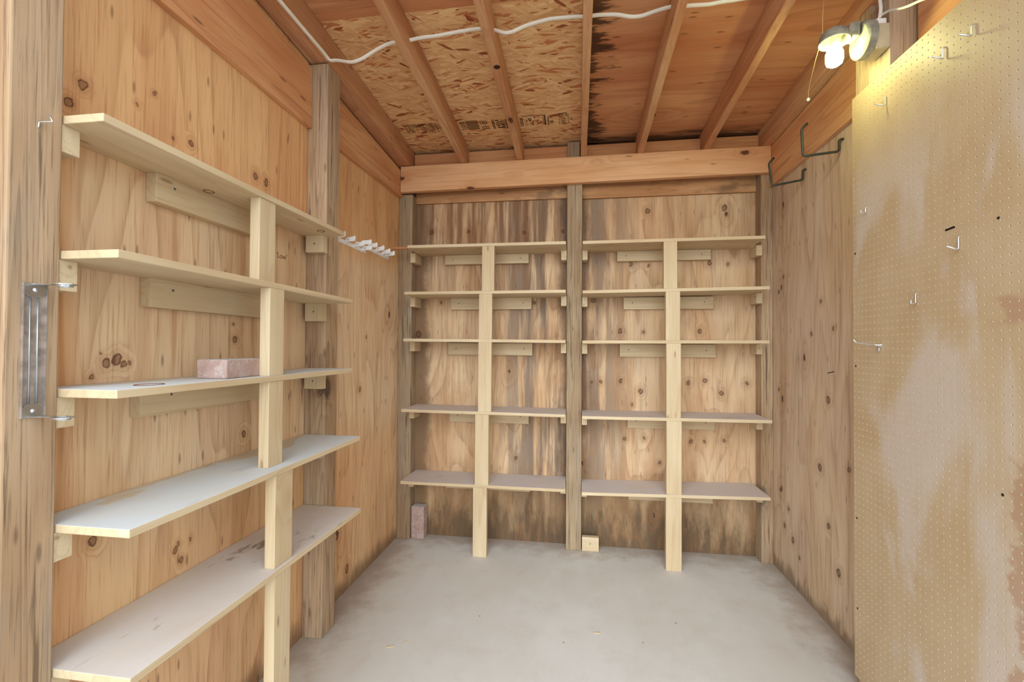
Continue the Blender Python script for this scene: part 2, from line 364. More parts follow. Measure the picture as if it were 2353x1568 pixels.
def hardboard():
    s = SH('perforated_hardboard', .5, .35)
    P = s.obj(); x, y, z = s.xyz(P)[:]
    n = s.noise(s.mul(P, (1, 2.4, 1.0)), 1.0, 4, .55, .6); m = s.noise(s.mul(P, (1, 6, 3.2)), 1.0, 5, .6)
    c = s.mix(s.step(m, .3, .7), srgb(188, 163, 127), srgb(196, 174, 142))
    pale = s.math('MULTIPLY', s.step(n, .50, .60), s.step(z, 1.9, 2.3, 1, .15))
    c = s.mix(s.math('MULTIPLY', pale, .7), c, srgb(204, 192, 182))
    f = s.noise(s.mul(P, (1, 60, 60)), 1.0, 3, .6)
    c = s.mix(s.math('MULTIPLY', s.step(f, .5, .75), .18), c, srgb(176, 140, 98))
    # brown water stain towards the doorway
    q = s.math('ADD', y, s.math('MULTIPLY', s.math('SUBTRACT', s.noise(s.mul(P, (1, 5, 5)), 1.0, 4, .6), .5), .35))
    zz = s.math('ADD', z, s.math('MULTIPLY', s.math('SUBTRACT', s.noise(s.mul(P, (1, 4, 3)), 1.0, 3), .5), .25))
    bl = s.math('MULTIPLY', s.step(q, 1.375, 1.40, 1, 0), s.math('MAXIMUM', s.step(zz, 1.08, 1.11, 1, 0), s.math('MULTIPLY', s.step(zz, 1.44, 1.47), s.step(zz, 1.53, 1.56, 1, 0))))
    c = s.mix(s.math('MULTIPLY', bl, .7), c, srgb(176, 138, 110))
    return s.done(c)
M['hardboard'] = hardboard()

def brick():
    s = SH('dusty_clay_brick', .9)
    P = s.obj(); n = s.noise(P, 18, 5, .65); m = s.noise(P, 55, 4, .65)
    c = s.mix(s.step(n, .3, .7), srgb(166, 136, 126), srgb(184, 160, 152))
    c = s.mix(s.math('MULTIPLY', s.step(m, .5, .7), .6), c, srgb(198, 188, 182))
    c = s.mix(s.math('MULTIPLY', s.step(s.up(), .5, .8), .75), c, srgb(200, 206, 206))
    s.bump(s.math('ADD', n, m), .5, .004)
    return s.done(c)
M['brick'] = brick()
M['zinc'] = plain('zinc_wire', (214, 216, 218), .35, .9)
M['steel'] = plain('galvanised_sheet', (196, 202, 206), .3, .95, var=.12)
M['brown_sheet'] = plain('brown_grey_sheet', (184, 172, 164), .42, .5, var=.35)  # mottled brown-grey sheet, half metallic
M['rubber'] = plain('dark_coated_rod', (62, 64, 56), .5, 0, .4, .3)
M['cable'] = plain('white_cable_sheath', (236, 232, 220), .5, 0, .4, .05)
M['tan_box'] = plain('tan_plastic_box', (188, 176, 146), .6, 0, .3, .1)
M['grey_metal'] = plain('dusty_grey_metal', (146, 142, 128), .8, 0, .2, .3)
M['porcelain'] = plain('white_socket', (228, 228, 224), .4)
M['string'] = plain('cotton_string', (214, 178, 120), .9)
M['white_tab'] = plain('white_plastic_tab', (238, 241, 243), .45)
M['ink'] = plain('black_ink', (34, 24, 18), .9, 0, .1)
M['tab_ink'] = plain('grey_print', (60, 66, 72), .8, 0, .1)
M['screw'] = plain('blued_screw', (96, 104, 116), .4, .7)
M['nail'] = plain('dark_nail', (48, 42, 38), .6, .5)
def glow():
    s = SH('glowing_bulb', .4); s.b.inputs['Base Color'].default_value = (1, 1, .9, 1)
    s.b.inputs['Emission Color'].default_value = (.93, .97, .42, 1); s.b.inputs['Emission Strength'].default_value = 62
    return s.m
M['glow'] = glow()

# ------------------------------------------------------------------ room dimensions (metres)
XL, XR, YB = -1.308, 1.266, 3.262          # plywood faces of the two side walls and the back wall
def roof(y): return 2.857 - .064 * (y - 3.12)      # underside of the roof sheets
def raft(y): return 2.716 - .064 * (y - 3.12)      # underside of the rafters
YF = .76                                      # front of the shed, open to the yard

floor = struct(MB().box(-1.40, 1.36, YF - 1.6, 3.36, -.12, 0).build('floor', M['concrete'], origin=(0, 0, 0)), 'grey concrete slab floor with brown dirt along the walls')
yard = struct(MB().box(-14, 14, -14, YF - 1.62, -.16, -.04).build('ground', plain('pale_yard', (176, 172, 164), .9, var=.2), origin=(0, 0, 0)), 'pale bare ground outside the open front')
def wall(name, mat, pts, ax, a, b, label): return struct(MB().prism(pts, ax, a, b).build(name, mat, origin=(0, 0, 0)), label)
YW = .42                                      # the side walls run a little past the roof edge
side = [(YW, 0), (3.36, 0), (3.36, roof(3.36)), (YF, roof(YF)), (YW, roof(YW))]
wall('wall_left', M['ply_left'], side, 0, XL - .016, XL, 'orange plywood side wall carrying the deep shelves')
wall('wall_right', M['ply_right'], side, 0, XR, XR + .016, 'greyish knotty plywood side wall partly covered by the pegboard')
struct(MB().box(XL - .016, XR + .016, YB, YB + .016, 0, roof(YB + .02)).build('wall_back', M['ply_back'], origin=(0, 0, 0)), 'water-stained plywood back wall behind the narrow shelves')

# ceiling: roof plywood with one strand-board sheet let in on the far side
def slab(x0, x1, y0, y1, lift, th):
    p = [(x0, y0), (x1, y0), (x1, y1), (x0, y1)]
    return MB().hexa([(x, y, roof(y) + lift) for x, y in p] + [(x, y, roof(y) + lift + th) for x, y in p])
ceil = MB()
ceil.v, ceil.f, ceil.smooth = [], [], []
for a in ((XL - .05, XR + .05, YF - .12, 1.955), (.04, XR + .05, 1.955, 3.36), (XL - .05, -1.3, 1.955, 3.36)):
    q = slab(*a, 0, .014); ceil.add(q.v, q.f)
ceiling = struct(ceil.build('ceiling', M['ply_roof'], origin=(0, 0, 0)), 'reddish plywood roof sheets with dark leak stains')
osb_o = slab(-1.3, .04, 1.957, 3.36, .003, .012).build('strand_board_sheet', M['osb'], ceiling, origin=(0, 0, 0))
osb_o['label'] = 'sheet of flaky strand board with black mill stamps'
# mill stamps printed on the strand board
def zo(y): return roof(y) + .003
class Stamp:
    def __init__(s): s.m = MB()
    def quad(s, p, th=.0006):
        s.m.hexa([(x, y, zo(y) - th) for x, y in p] + [(x, y, zo(y) - .00005) for x, y in p]); return s
    def bar(s, x0, x1, y0, y1): return s.quad([(x0, y0), (x1, y0), (x1, y1), (x0, y1)])
    def frame(s, x0, x1, y0, y1, w=.004):
        s.bar(x0, x1, y0, y0 + w); s.bar(x0, x1, y1 - w, y1); s.bar(x0, x0 + w, y0 + w, y1 - w); s.bar(x1 - w, x1, y0 + w, y1 - w); return s
    def build(s, label):
        o = s.m.build('printed_stamp', M['ink'], osb_o, origin=(0, 0, 0)); o['label'] = label; return o
rs = random.Random(3)
st = Stamp(); x = -1.16
while x < -.92:
    w = rs.choice((.002, .003, .004)); y0 = 2.848; y1 = rs.choice((2.955, 2.955, 2.935, 2.9))
    if rs.random() < .45:
        m = rs.uniform(2.88, 2.92); st.bar(x, x + w, y0, m - .006); st.bar(x, x + w, m + .004, y1)
    else: st.bar(x, x + w, y0, y1)
    x += w + rs.choice((.004, .005, .007))
st.build('black lines of small print')
st = Stamp(); x0 = -.775
for k in range(5): st.bar(x0 + .003, x0 + .009, 2.856 + k * .022, 2.868 + k * .022)
for k in range(4): st.bar(x0 + .014 + k * .006, x0 + .016 + k * .006, 2.852, 2.958)
for k in range(-6, 9):                                       # slanted hatching
    a, b = -.738, -.656; ya = 2.852 + k * .0125; yb = ya + .075
    lo, hi = 2.852, 2.958
    f = lambda y: a + (b - a) * (y - ya) / (yb - ya)
    y0, y1 = max(ya, lo), min(yb, hi)
    if y1 - y0 > .008: st.quad([(f(y0), y0), (f(y0) + .007, y0), (f(y1) + .007, y1), (f(y1), y1)])
st.build('black diagonal hatched block')
st = Stamp()
st.frame(-.639, -.594, 2.864, 2.9); st.bar(-.626, -.607, 2.877, 2.886); st.bar(-.611, -.606, 2.908, 2.918)
st.frame(-.636, -.588, 2.928, 2.963); st.bar(-.628, -.6, 2.94, 2.944); st.bar(-.622, -.598, 2.95, 2.954)
st.build('two small framed marks')
st = Stamp()
for k in range(3): st.bar(-.561 + k * .006, -.5575 + k * .006, 2.858, 2.966)
for k, (a, b) in enumerate(((-.538, -.512), (-.53, -.5), (-.538, -.508), (-.535, -.51), (-.53, -.485))): st.bar(a, b, 2.864 + k * .021, 2.873 + k * .021)
for k in range(4): st.bar(-.499 + k * .007, -.496 + k * .007, 2.862 + .004 * k, 2.966)
for k in range(4): st.bar(-.47, -.463, 2.862 + k * .027, 2.88 + k * .027)
st.build('black lettered block crossing a rafter')
st = Stamp()
st.bar(-.355, -.21, 2.842, 2.846); st.bar(-.214, -.208, 2.846, 2.956)
for k in range(4): st.bar(-.374 + k * .005, -.3715 + k * .005, 2.858, 2.957)
for k in range(26):
    a = -.345 + rs.random() * .115; b = 2.855 + rs.random() * .092
    if rs.random() < .6: st.bar(a, a + .005, b, b + rs.uniform(.008, .024) if b < 2.93 else b + .008)
    else: st.bar(a, a + rs.uniform(.008, .02), b, b + .004)
for k in range(3): st.bar(-.226 + k * .0045, -.224 + k * .0045, 2.85, 2.956)
st.build('black block of dense print')
st = Stamp()
st.bar(-.195, -.190, 2.87, 2.96); st.bar(-.195, -.158, 2.866, 2.87); st.bar(-.184, -.165, 2.876, 2.88)
st.frame(-.122, -.078, 2.836, 2.878, .003); st.bar(-.112, -.09, 2.848, 2.851); st.bar(-.112, -.09, 2.861, 2.867); st.bar(-.074, -.07, 2.836, 2.874)
st.bar(-.16, -.122, 2.852, 2.855)
st.frame(-.123, -.083, 2.898, 2.958, .003)
st.bar(-.064, -.0615, 2.847, 2.942)
st.build('framed grade marks at the end of the print')
def text(name, body, size, mat, parent, M4, off=.0):
    """flat lettering turned into a mesh; M4 is the world matrix of its baseline"""
    cu = bpy.data.curves.new(name, 'FONT'); cu.body = body; cu.size = size; cu.extrude = .0003; cu.align_x = 'CENTER'; cu.align_y = 'CENTER'
    tmp = bpy.data.objects.new(name, cu); COL.objects.link(tmp)
    dg = bpy.context.evaluated_depsgraph_get(); me = bpy.data.meshes.new_from_object(tmp.evaluated_get(dg))
    bpy.data.objects.remove(tmp); me.transform(M4); me.materials.clear(); me.materials.append(mat)
    o3 = Vector(parent['_o'])
    for v in me.vertices: v.co -= o3
    o = bpy.data.objects.new(name, me); COL.objects.link(o); o.parent = parent; o['_o'] = tuple(o3); return o
from mathutils import Matrix
def basis(c, u, v):
    u = Vector(u).normalized(); v = Vector(v).normalized(); w = u.cross(v)
    return Matrix(((u.x, v.x, w.x, c[0]), (u.y, v.y, w.y, c[1]), (u.z, v.z, w.z, c[2]), (0, 0, 0, 1)))
for body, cx, cy, size, rot in (('98', -.172, 2.925, .034, 1), ('09', -.103, 2.928, .034, 1), ('LP', -.045, 2.905, .026, 1)):
    u, v = ((0, 1, -.064), (1, 0, 0)) if rot else ((1, 0, 0), (0, -1, .064))
    text('printed_mark', body, size, M['ink'], osb_o, basis((cx, cy, zo(cy) - .0005), u, v))

# ------------------------------------------------------------------ framing
def post(x0, x1, y0, y1, z1, label, z0=0.0, bevel=.004, mat='post', cut=None):
    m = MB().box(x0, x1, y0, y1, z0, z1)
    if cut: m = MB().prism([(x0, z0), (x1, z0), (x1, cut[1]), (cut[0], cut[1]), (cut[0], z1), (x0, z1)], 1, y0, y1)
    o = m.build('support_post', M[mat], bevel=bevel)
    return tag(o, label, 'post', 'weathered support posts')
post(XL + .001, -1.215, .80, .903, raft(.903) - .002, 'rough wide post by the doorway with a metal clip bracket')
post(XL + .001, -1.204, 2.022, 2.138, raft(2.138) - .002, 'tall grey-brown post halfway along the deep shelf wall')
post(XL + .001, -1.204, 3.162, YB - .001, 2.52, 'corner post with flaking bark-brown face above the upright brick', mat='post_dark')
post(-.074, .03, 3.162, YB - .001, 2.84, 'middle post of the back wall between the two shelf bays', mat='post_dark', cut=(.012, 2.69))
post(1.193, XR - .001, 3.162, YB - .001, 2.70, 'corner post of the back wall beside the knotty plywood')
post(1.158, XR - .001, 1.975, 2.078, raft(2.078) - .002, 'post by the pegboard edge, lit yellow by the lamp')

def rafter(x0, x1, label, y0=YF - .1, y1=3.255):
    p = [(x0, y0), (x1, y0), (x1, y1), (x0, y1)]
    q = MB().hexa([(x, y, raft(y)) for x, y in p] + [(x, y, roof(y) - .001) for x, y in p])
    o = q.build('rafter', M['rafter_y'], bevel=.003)
    return tag(o, label, 'rafter', 'sloping roof rafters')
rafter(-1.300, -1.208, 'thick edge rafter over the deep shelf wall with white cable stapled along it')
rafter(-.829, -.788, 'first thin rafter from the deep shelf wall, pale flank')
rafter(-.424, -.383, 'thin rafter with a dark knot hole underneath, crossing the strand board')
rafter(.018, .058, 'middle rafter along the seam of strand board and plywood')
rafter(.396, .436, 'thin reddish rafter next to the middle one, under plain plywood')
rafter(.820, .860, 'thin rafter with a pale split edge, second from the lamp wall')
rafter(1.192, 1.262, 'edge rafter over the pegboard wall behind the lamp')
# knot hole under the third rafter
kn = MB().lathe([(.0, -.0035), (.010, -.0035), (.014, -.0015), (.017, .001)], (-.397, 2.165, raft(2.165)), 'z', 18)
r3 = [o for o in bpy.data.objects if o.name.startswith('rafter') and abs(o.location.x + .4035) < .01][0]
kn.build('knot', plain('dark_knot', (58, 28, 16), .8, var=.4), r3)['label'] = 'dark round knot'

b = MB().hexa([(-1.279, 3.115, 2.525), (1.24, 3.115, 2.545), (1.24, 3.160, 2.545), (-1.279, 3.160, 2.525),
               (-1.279, 3.115, 2.711), (1.24, 3.115, 2.718), (1.24, 3.160, 2.718), (-1.279, 3.160, 2.711)])
tag(b.build('header_beam', M['beam_x'], bevel=.004), 'long reddish beam across the back wall carrying the rafter ends', 'beam')

# boards nailed on the walls
struct(MB().prism([(YF + .04, 2.475), (2.02, 2.462), (2.02, 2.75), (YF + .04, 2.83)], 0, XL + .0005, -1.283).build('trim_1', M['trim_y'], bevel=.002), 'wide orange board high on the deep shelf wall, doorway side of the tall post')
struct(MB().prism([(2.14, 2.472), (3.16, 2.497), (3.16, 2.688), (2.14, 2.745)], 0, XL + .0005, -1.281).build('trim_2', M['trim_y'], bevel=.002), 'wide orange board high on the deep shelf wall, running into the beam')
struct(MB().prism([(2.08, 2.462), (3.158, 2.458), (3.158, 2.712), (2.08, 2.76)], 0, 1.242, XR - .0005).build('trim_3', M['trim_y'], bevel=.002), 'wide orange board behind the two dark hooks')
struct(MB().prism([(YF + .04, 2.462), (1.85, 2.462), (1.85, 2.79), (YF + .04, 2.84)], 0, 1.242, XR - .0005).build('trim_4', M['trim_y'], bevel=.002), 'orange board above the pegboard top edge')
struct(MB().box(-1.203, -.075, 3.238, YB - .0005, 2.472, 2.70).build('trim_5', M['ledger_back'], bevel=.002), 'stained board under the beam above the bay with the upright brick')
struct(MB().box(.031, 1.192, 3.238, YB - .0005, 2.462, 2.70).build('trim_6', M['ledger_back'], bevel=.002), 'board with swirling grain under the beam, pegboard side')
struct(MB().box(-1.203, -.075, 3.200, 3.236, 2.66, 2.828).build('trim_7', M['block'], bevel=.002), 'blocking board between the rafter ends on the strand board side')
struct(MB().box(.031, 1.192, 3.200, 3.236, 2.66, 2.828).build('trim_8', M['block'], bevel=.002), 'blocking board between the rafter ends under the plywood')

# ------------------------------------------------------------------ shelves
def screw(p, n, parent):
    c = Vector(p); d = {'y': (0, -.0012, 0), 'x': (.0012, 0, 0)}[n]
    MB().lathe([(.0, d[1] + d[0]), (.0032, d[1] + d[0]), (.0042, 0)], c, n, 10).build('screw', M['screw'], parent)
ORD = ('top', 'second', 'third', 'fourth', 'lowest')
side_labels = (
    'deep pine shelf topmost on the orange side wall, with knot rings underneath',
    'deep pine shelf second from the top on the orange side wall, above the lying brick',
    'deep pine shelf carrying the lying brick',
    'deep pine shelf just below the one with the brick, bluish dusty top',
    'deep pine shelf lowest on the orange side wall, with brown stains along its back')
#            front x, y far, z top, near cleat height, upright (x0, y0, y1), ledger
SIDE = ((-1.107, 2.018, 1.948, .066, (-1.152, 1.446, 1.53), True),
        (-1.060, 2.018, 1.624, .075, (-1.099, 1.434, 1.511), True),
        (-1.057, 2.018, 1.295, .074, (-1.099, 1.434, 1.511), True),
        (-1.017, 2.018, .975, .07, (-1.058, 1.418, 1.513), True),
        (-1.008, 2.018, .637, .07, (-1.049, 1.409, 1.494), True))
TH = .020
for i, (xf, yf, zt, ch, (ux, uy0, uy1), led) in enumerate(SIDE):
    zb = zt - TH
    r = thing('wall_shelf', (-1.2, 1.45, zb), side_labels[i], 'shelf', 'deep shelves on the side wall')
    bd = MB().box(XL + .001, xf, .906, yf, zb, zt).build('shelf_board', M[('side_clean', 'side_clean', 'side_dusty', 'side_dusty', 'side_stained')[i]], r, bevel=.0018)
    c1 = MB().box(XL + .001, -1.220, .905, .945, zb - ch, zb).build('end_cleat', M['pine_x'], r, bevel=.0015)
    c2 = MB().box(-1.284, -1.196, 1.981, 2.021, zb - (.081, .085, .078, .085, .085)[i], zb).build('end_cleat', M['pine_z'], r, bevel=.0015)
    screw((-1.24, 1.981, zb - .04), 'y', c2)
    lc = MB().box(XL + .001, -1.270, (1.197, 1.184, 1.158, 1.16, 1.16)[i], 1.72, zb - .089, zb).build('wall_cleat', M['pine_y'], r, bevel=.0015)
    for yy in (1.26, 1.66): screw((-1.270, yy, zb - .03), 'x', lc)
    zfl = (SIDE[i + 1][2] if i < 4 else 0.0)
    MB().box(ux, ux + .038, uy0, uy1, zfl, zb).build('upright', M['pine_z'], r, bevel=.0015)

sh = [o for o in bpy.data.objects if o.name.startswith('wall_shelf')]
def knot_ring(shelf, x, y, z, r, nz):
    pts = [(x + r * .8 * math.cos(2 * math.pi * k / 28), y + r * math.sin(2 * math.pi * k / 28), z) for k in range(29)]
    MB().tube(pts, .0022, 6, caps=False).build('knot', M['knot_dark'], shelf)['label'] = 'dark knot ring'
M['knot_dark'] = plain('dark_knot_ring', (122, 70, 40), .8, var=.3)
knot_ring(sh[0], -1.25, 1.372, 1.9285, .017, -1); knot_ring(sh[0], -1.165, 1.912, 1.9285, .018, -1); knot_ring(sh[2], -1.125, 1.05, 1.2945, .035, 1)
bayA = ['narrow shelf topmost in the bay above the upright brick', 'narrow shelf second from the top in the bay above the upright brick',
        'middle narrow shelf in the bay above the upright brick', 'narrow shelf fourth from the top in the bay above the upright brick',
        'narrow dusty shelf lowest in the bay, right over the upright brick']
bayA[4] = 'narrow dusty shelf lowest in the bay, straight over the upright brick'
bayB = ['narrow shelf topmost in the bay above the small wood block', 'narrow shelf second from the top in the bay above the small wood block',
        'middle narrow shelf in the bay above the small wood block', 'narrow shelf fourth from the top in the bay above the small wood block',
        'narrow dusty shelf lowest in the bay, straight over the small wood block']
# zt at both ends, x range of board, upright x, ledger x
A = (((2.100, 2.098), (-1.163, -.077), (-.637, -.553), (-.971, -.350), .07),
     ((1.779, 1.779), (-1.183, -.077), (-.656, -.567), (-.925, -.328), .084),
     ((1.456, 1.450), (-1.187, -.077), (-.658, -.568), (-.942, -.320), .089),
     ((.971, .964), (-1.196, -.077), (-.677, -.585), (-.928, -.344), .094),
     ((.478, .479), (-1.198, -.077), (-.688, -.595), (-.954, -.331), .092))
B = (((2.096, 2.098), (.032, 1.145), (.541, .623), (.274, .897), .07),
     ((1.773, 1.785), (.032, 1.169), (.554, .641), (.318, .915), .084),
     ((1.447, 1.452), (.032, 1.167), (.558, .646), (.293, .928), .089),
     ((.957, .963), (.032, 1.182), (.559, .651), (.346, .923), .092),
     ((.465, .492), (.032, 1.172), (.556, .651), (.354, .910), .094))
Y0 = 2.965
for bay, labs, cx, grp in ((A, bayA, -.6, 'narrow shelves above the upright brick'), (B, bayB, .6, 'narrow shelves above the small wood block')):
    for i, ((za, zc), (xa, xc), (ua, uc), (la, lc_), lh) in enumerate(bay):
        zat = lambda x: za + (zc - za) * (x - xa) / (xc - xa)
        r = thing('wall_shelf', (cx, 3.1, za - TH), labs[i], 'shelf', grp)
        yk = YB - .001
        MB().hexa([(xa, Y0, za - TH), (xc, Y0, zc - TH), (xc, yk, zc - TH), (xa, yk, za - TH), (xa, Y0, za), (xc, Y0, zc), (xc, yk, zc), (xa, yk, za)]
                  ).build('shelf_board', M['shelf_clean' if i < 2 else 'shelf_dusty'], r, bevel=.0018)
        zl = min(za, zc) - TH - .0005
        l = MB().box(la, lc_, 3.224, yk, zl - lh + .001, zl).build('wall_cleat', M['pine_x'], r, bevel=.0012)
        for xx in (la + .06, lc_ - .06): screw((xx, 3.224, zl - lh * .45), 'y', l)
        ends = ((-1.203, -1.166, .02), (-.114, -.076, .0)) if cx < 0 else ((.032, .068, .0), (1.155, 1.192, .012))
        for e0, e1, fwd in ends:
            zz = zat(min(max((e0 + e1) / 2, xa), xc)) - TH - .001
            MB().box(e0, e1, 3.150 - fwd, yk, zz - .068, zz).build('end_cleat', M['pine_y'], r, bevel=.0012)
        if i < 4:
            q = bay[i + 1]; um = (ua + uc) / 2; zf = q[0][0] + (q[0][1] - q[0][0]) * (um - q[1][0]) / (q[1][1] - q[1][0])
        else: zf = 0.0
        MB().box(ua, uc, Y0 + .002, Y0 + .040, zf, zat((ua + uc) / 2) - TH).build('upright', M['pine_z'], r, bevel=.0015)
        if cx < 0 and i == 0:
            MB().box(-1.285, -1.164, 3.0, 3.018, za - .016, za - .002).build('spacer_strip', M['rafter_x'], r)['label'] = 'short brown strip bridging to the side wall'

# ------------------------------------------------------------------ pegboard with real holes
def pegboard():
    y1, z0, st, ny, nz = 2.085, .045, .0254, 47, 95
    x, xb, r = 1.149, 1.1570, .0031
    vs = []; fs = []; idx = {}
    def V(p):
        k = (round(p[1], 5), round(p[2], 5), round(p[0], 5))
        if k not in idx: idx[k] = len(vs); vs.append(p)
        return idx[k]
    for i in range(ny):
        for j in range(nz):
            a, c = y1 - (i + 1) * st, z0 + j * st
            cy, cz = a + st / 2, c + st / 2
            cor = [V((x, a, c)), V((x, a + st, c)), V((x, a + st, c + st)), V((x, a, c + st))]
            ring = []; inner = []
            for k in range(8):
                w = math.pi * (2 * k + 1) / 8 - math.pi
                ring.append(len(vs)); vs.append((x, cy + r * math.cos(w), cz + r * math.sin(w)))
            for k in range(8):
                w = math.pi * (2 * k + 1) / 8 - math.pi
                inner.append(len(vs)); vs.append((xb, cy + r * math.cos(w), cz + r * math.sin(w)))
            # ring starts at the lower-left octant and runs counter-clockwise
            q = [ring[(k + 1) % 8] for k in range(8)]
            for e in range(4):
                p0, p1 = cor[e], cor[(e + 1) % 4]
                k0 = (2 * e + 0) % 8
                fs.append((p0, p1, q[(k0 + 1) % 8], q[k0]))
                fs.append((p1, q[(k0 + 2) % 8], q[(k0 + 1) % 8]))
            for k in range(8): fs.append((ring[k], ring[(k + 1) % 8], inner[(k + 1) % 8], inner[k]))
    yA, yB, zA, zB = y1 - ny * st, y1, z0, z0 + nz * st
    n = len(vs)
    vs += [(x, yA, zA), (x, yB, zA), (x, yB, zB), (x, yA, zB), (xb, yA, zA), (xb, yB, zA), (xb, yB, zB), (xb, yA, zB)]
    fs += [(n, n + 1, n + 5, n + 4), (n + 1, n + 2, n + 6, n + 5), (n + 2, n + 3, n + 7, n + 6), (n + 3, n, n + 4, n + 7)]
    m = MB(); m.v = vs; m.f = fs; m.smooth = [False] * len(fs)
    o = m.build('pegboard', M['hardboard'], origin=(0, 0, 0), recalc=False)
    o.data.materials.append(plain('pale_hole_edge', (226, 210, 184), .9, 0, .1))
    o.data.polygons.foreach_set('material_index', [1 if k < ny * nz * 16 and k % 16 >= 8 else 0 for k in range(len(fs))])
    return tag(o, 'tall tan perforated hardboard sheet full of small holes with metal hooks', 'pegboard')
pegboard()

XP = 1.149
def arc(c, r, a0, a1, n=8, plane='xz'):
    return [(c[0] + r * math.cos(a0 + (a1 - a0) * k / n), c[1], c[2] + r * math.sin(a0 + (a1 - a0) * k / n)) for k in range(n + 1)]
def bent(pts, rad=.006, n=5):
    """polyline with rounded corners"""
    P = [Vector(p) for p in pts]; out = [P[0]]
    for i in range(1, len(P) - 1):
        a = (P[i - 1] - P[i]); b_ = (P[i + 1] - P[i]); r = min(rad, a.length * .45, b_.length * .45)
        p0 = P[i] + a.normalized() * r; p1 = P[i] + b_.normalized() * r
        for k in range(n + 1):
            t = k / n; out.append(p0 * (1 - t) ** 2 + P[i] * 2 * t * (1 - t) + p1 * t ** 2)
    out.append(P[-1]); return out
def peg_hook(y, ztop, zbot, tipx, tipz, label, curl=False, brace=False):
    pts = [(XP + .008, y, ztop), (XP - .005, y, ztop)]
    pts += [(XP - .005, y, zbot)]
    if curl: pts += [(XP - .005, y, zbot - .004)] + [(XP - .018, y, zbot - .006), (tipx, y, tipz), (tipx - .001, y, tipz + .012)]
    else: pts += [(tipx, y, tipz)]
    m = MB().tube(bent(pts, .006), .0023, 8)
    if brace: m.tube(bent([(XP - .004, y, zbot + .003), (XP - .004, y, zbot - .024)], .002), .0024, 8); m.box(XP - .012, XP, y - .01, y + .01, zbot - .002, zbot + .001)
    o = m.build('pegboard_hook', M['zinc'])
    return tag(o, label, 'hook', 'wire hooks on the pegboard')
peg_hook(1.494, 2.358, 2.324, 1.109, 2.332, 'wire hook highest on the pegboard, with a long tail of shadow')
peg_hook(1.598, 2.359, 2.322, 1.110, 2.333, 'wire hook beside the pegboard slanting edge, between lamp and highest hook')
bpy.data.objects['pegboard_hook.001']['label'] = 'wire hook just below the highest one, towards the lamp'
peg_hook(1.870, 2.352, 2.319, 1.109, 2.327, 'wire hook in the yellow glow straight under the lamp')
peg_hook(1.990, 1.970, 1.955, 1.127, 1.951, 'small J-shaped hook close to the pegboard edge, below the glow', curl=True)
peg_hook(1.546, 1.744, 1.704, 1.111, 1.716, 'wire hook just below the short black dash on the pegboard')
peg_hook(1.723, 1.592, 1.563, 1.130, 1.560, 'J-shaped hook alone in the middle of the pegboard', curl=True)
o = MB()
o.tube(bent([(XP + .004, 1.905, 1.420), (XP - .004, 1.908, 1.416), (XP - .018, 1.915, 1.417), (1.068, 1.915, 1.424), (1.055, 1.915, 1.437)], .008), .0028, 8)
o.tube([(XP - .004, 1.915, 1.412), (XP - .004, 1.915, 1.388)], .0030, 8); o.box(XP - .010, XP - .0005, 1.905, 1.925, 1.409, 1.414)
tag(o.build('pegboard_hook', M['zinc']), 'long straight prong hook lowest on the pegboard, jutting past its edge', 'hook', 'wire hooks on the pegboard')
# marks on the pegboard: a dark stroke and screw heads
pb = bpy.data.objects['pegboard']
def pbpart(m, name, mat, label=None):
    q = m.build(name, mat, pb, origin=(0, 0, 0))
    if label: q['label'] = label
pbpart(MB().prism([(1.601, 1.774), (1.602, 1.780), (1.566, 1.782), (1.564, 1.776)], 0, XP - .0008, XP + .0005), 'pen_mark', M['ink'], 'short black dash')
for y, z in ((1.42, 1.765), (1.415, 1.005), (2.068, 1.80), (2.068, 1.33), (2.066, .70), (2.064, .33)):
    pbpart(MB().lathe([(0, -.0012), (.0035, -.0012), (.0045, .0)], (XP, y, z), 'x', 10), 'screw', M['nail'])

# big dark utility hooks screwed to the plywood
def utility_hook(P, label):
    o = MB().tube(bent(P, .014, 6), .0060, 10).build('utility_hook', M['rubber'])
    return tag(o, label, 'hook', 'dark steel storage hooks')
y = 2.727
utility_hook([(1.2664, y, 2.408), (1.249, y, 2.405), (1.249, y, 2.350), (1.088, y, 2.323), (1.071, y, 2.452), (1.098, y, 2.482)], 'dark U-shaped storage hook in front of the beam end')
y = 2.368
utility_hook([(1.2664, y, 2.414), (1.247, y, 2.411), (1.247, y, 2.355), (1.086, y, 2.340), (1.079, y, 2.474), (1.105, y, 2.500)], 'dark U-shaped storage hook below the lamp, higher of the two')
tag(MB().tube([(1.266, 2.46, 1.287), (1.222, 2.425, 1.282)], .0022, 8).build('nail', M['nail']), 'black bent nail sticking out of the knotty plywood', 'nail')

# ------------------------------------------------------------------ lamp on its post
lx, ly, lz = 1.09, 1.90, 2.60
L = thing('wall_lamp', (1.155, ly, 2.53), 'dusty swing-arm wall lamp with a lit bulb above the pegboard', 'lamp')
MB().box(1.158, 1.264, 1.865, 1.973, 2.46, 2.74).build('mounting_board', M['post'], L, bevel=.002)
MB().box(1.106, 1.157, 1.858, 1.945, 2.535, 2.628).build('junction_box', M['tan_box'], L, bevel=.005)
MB().box(1.112, 1.150, 1.866, 1.938, 2.629, 2.652).build('cable_clamp', M['porcelain'], L, bevel=.004)
pl = MB().lathe([(0, -.020), (.056, -.020)], (1.088, ly, 2.592), 'x', 36).lathe([(.056, -.020), (.063, -.016), (.067, -.010)], (1.088, ly, 2.592), 'x', 36)
pl.lathe([(.067, -.010), (.067, .016)], (1.088, ly, 2.592), 'x', 36).lathe([(.067, .016), (.0, .016)], (1.088, ly, 2.592), 'x', 36)
pl.build('cover_plate', M['grey_metal'], L)
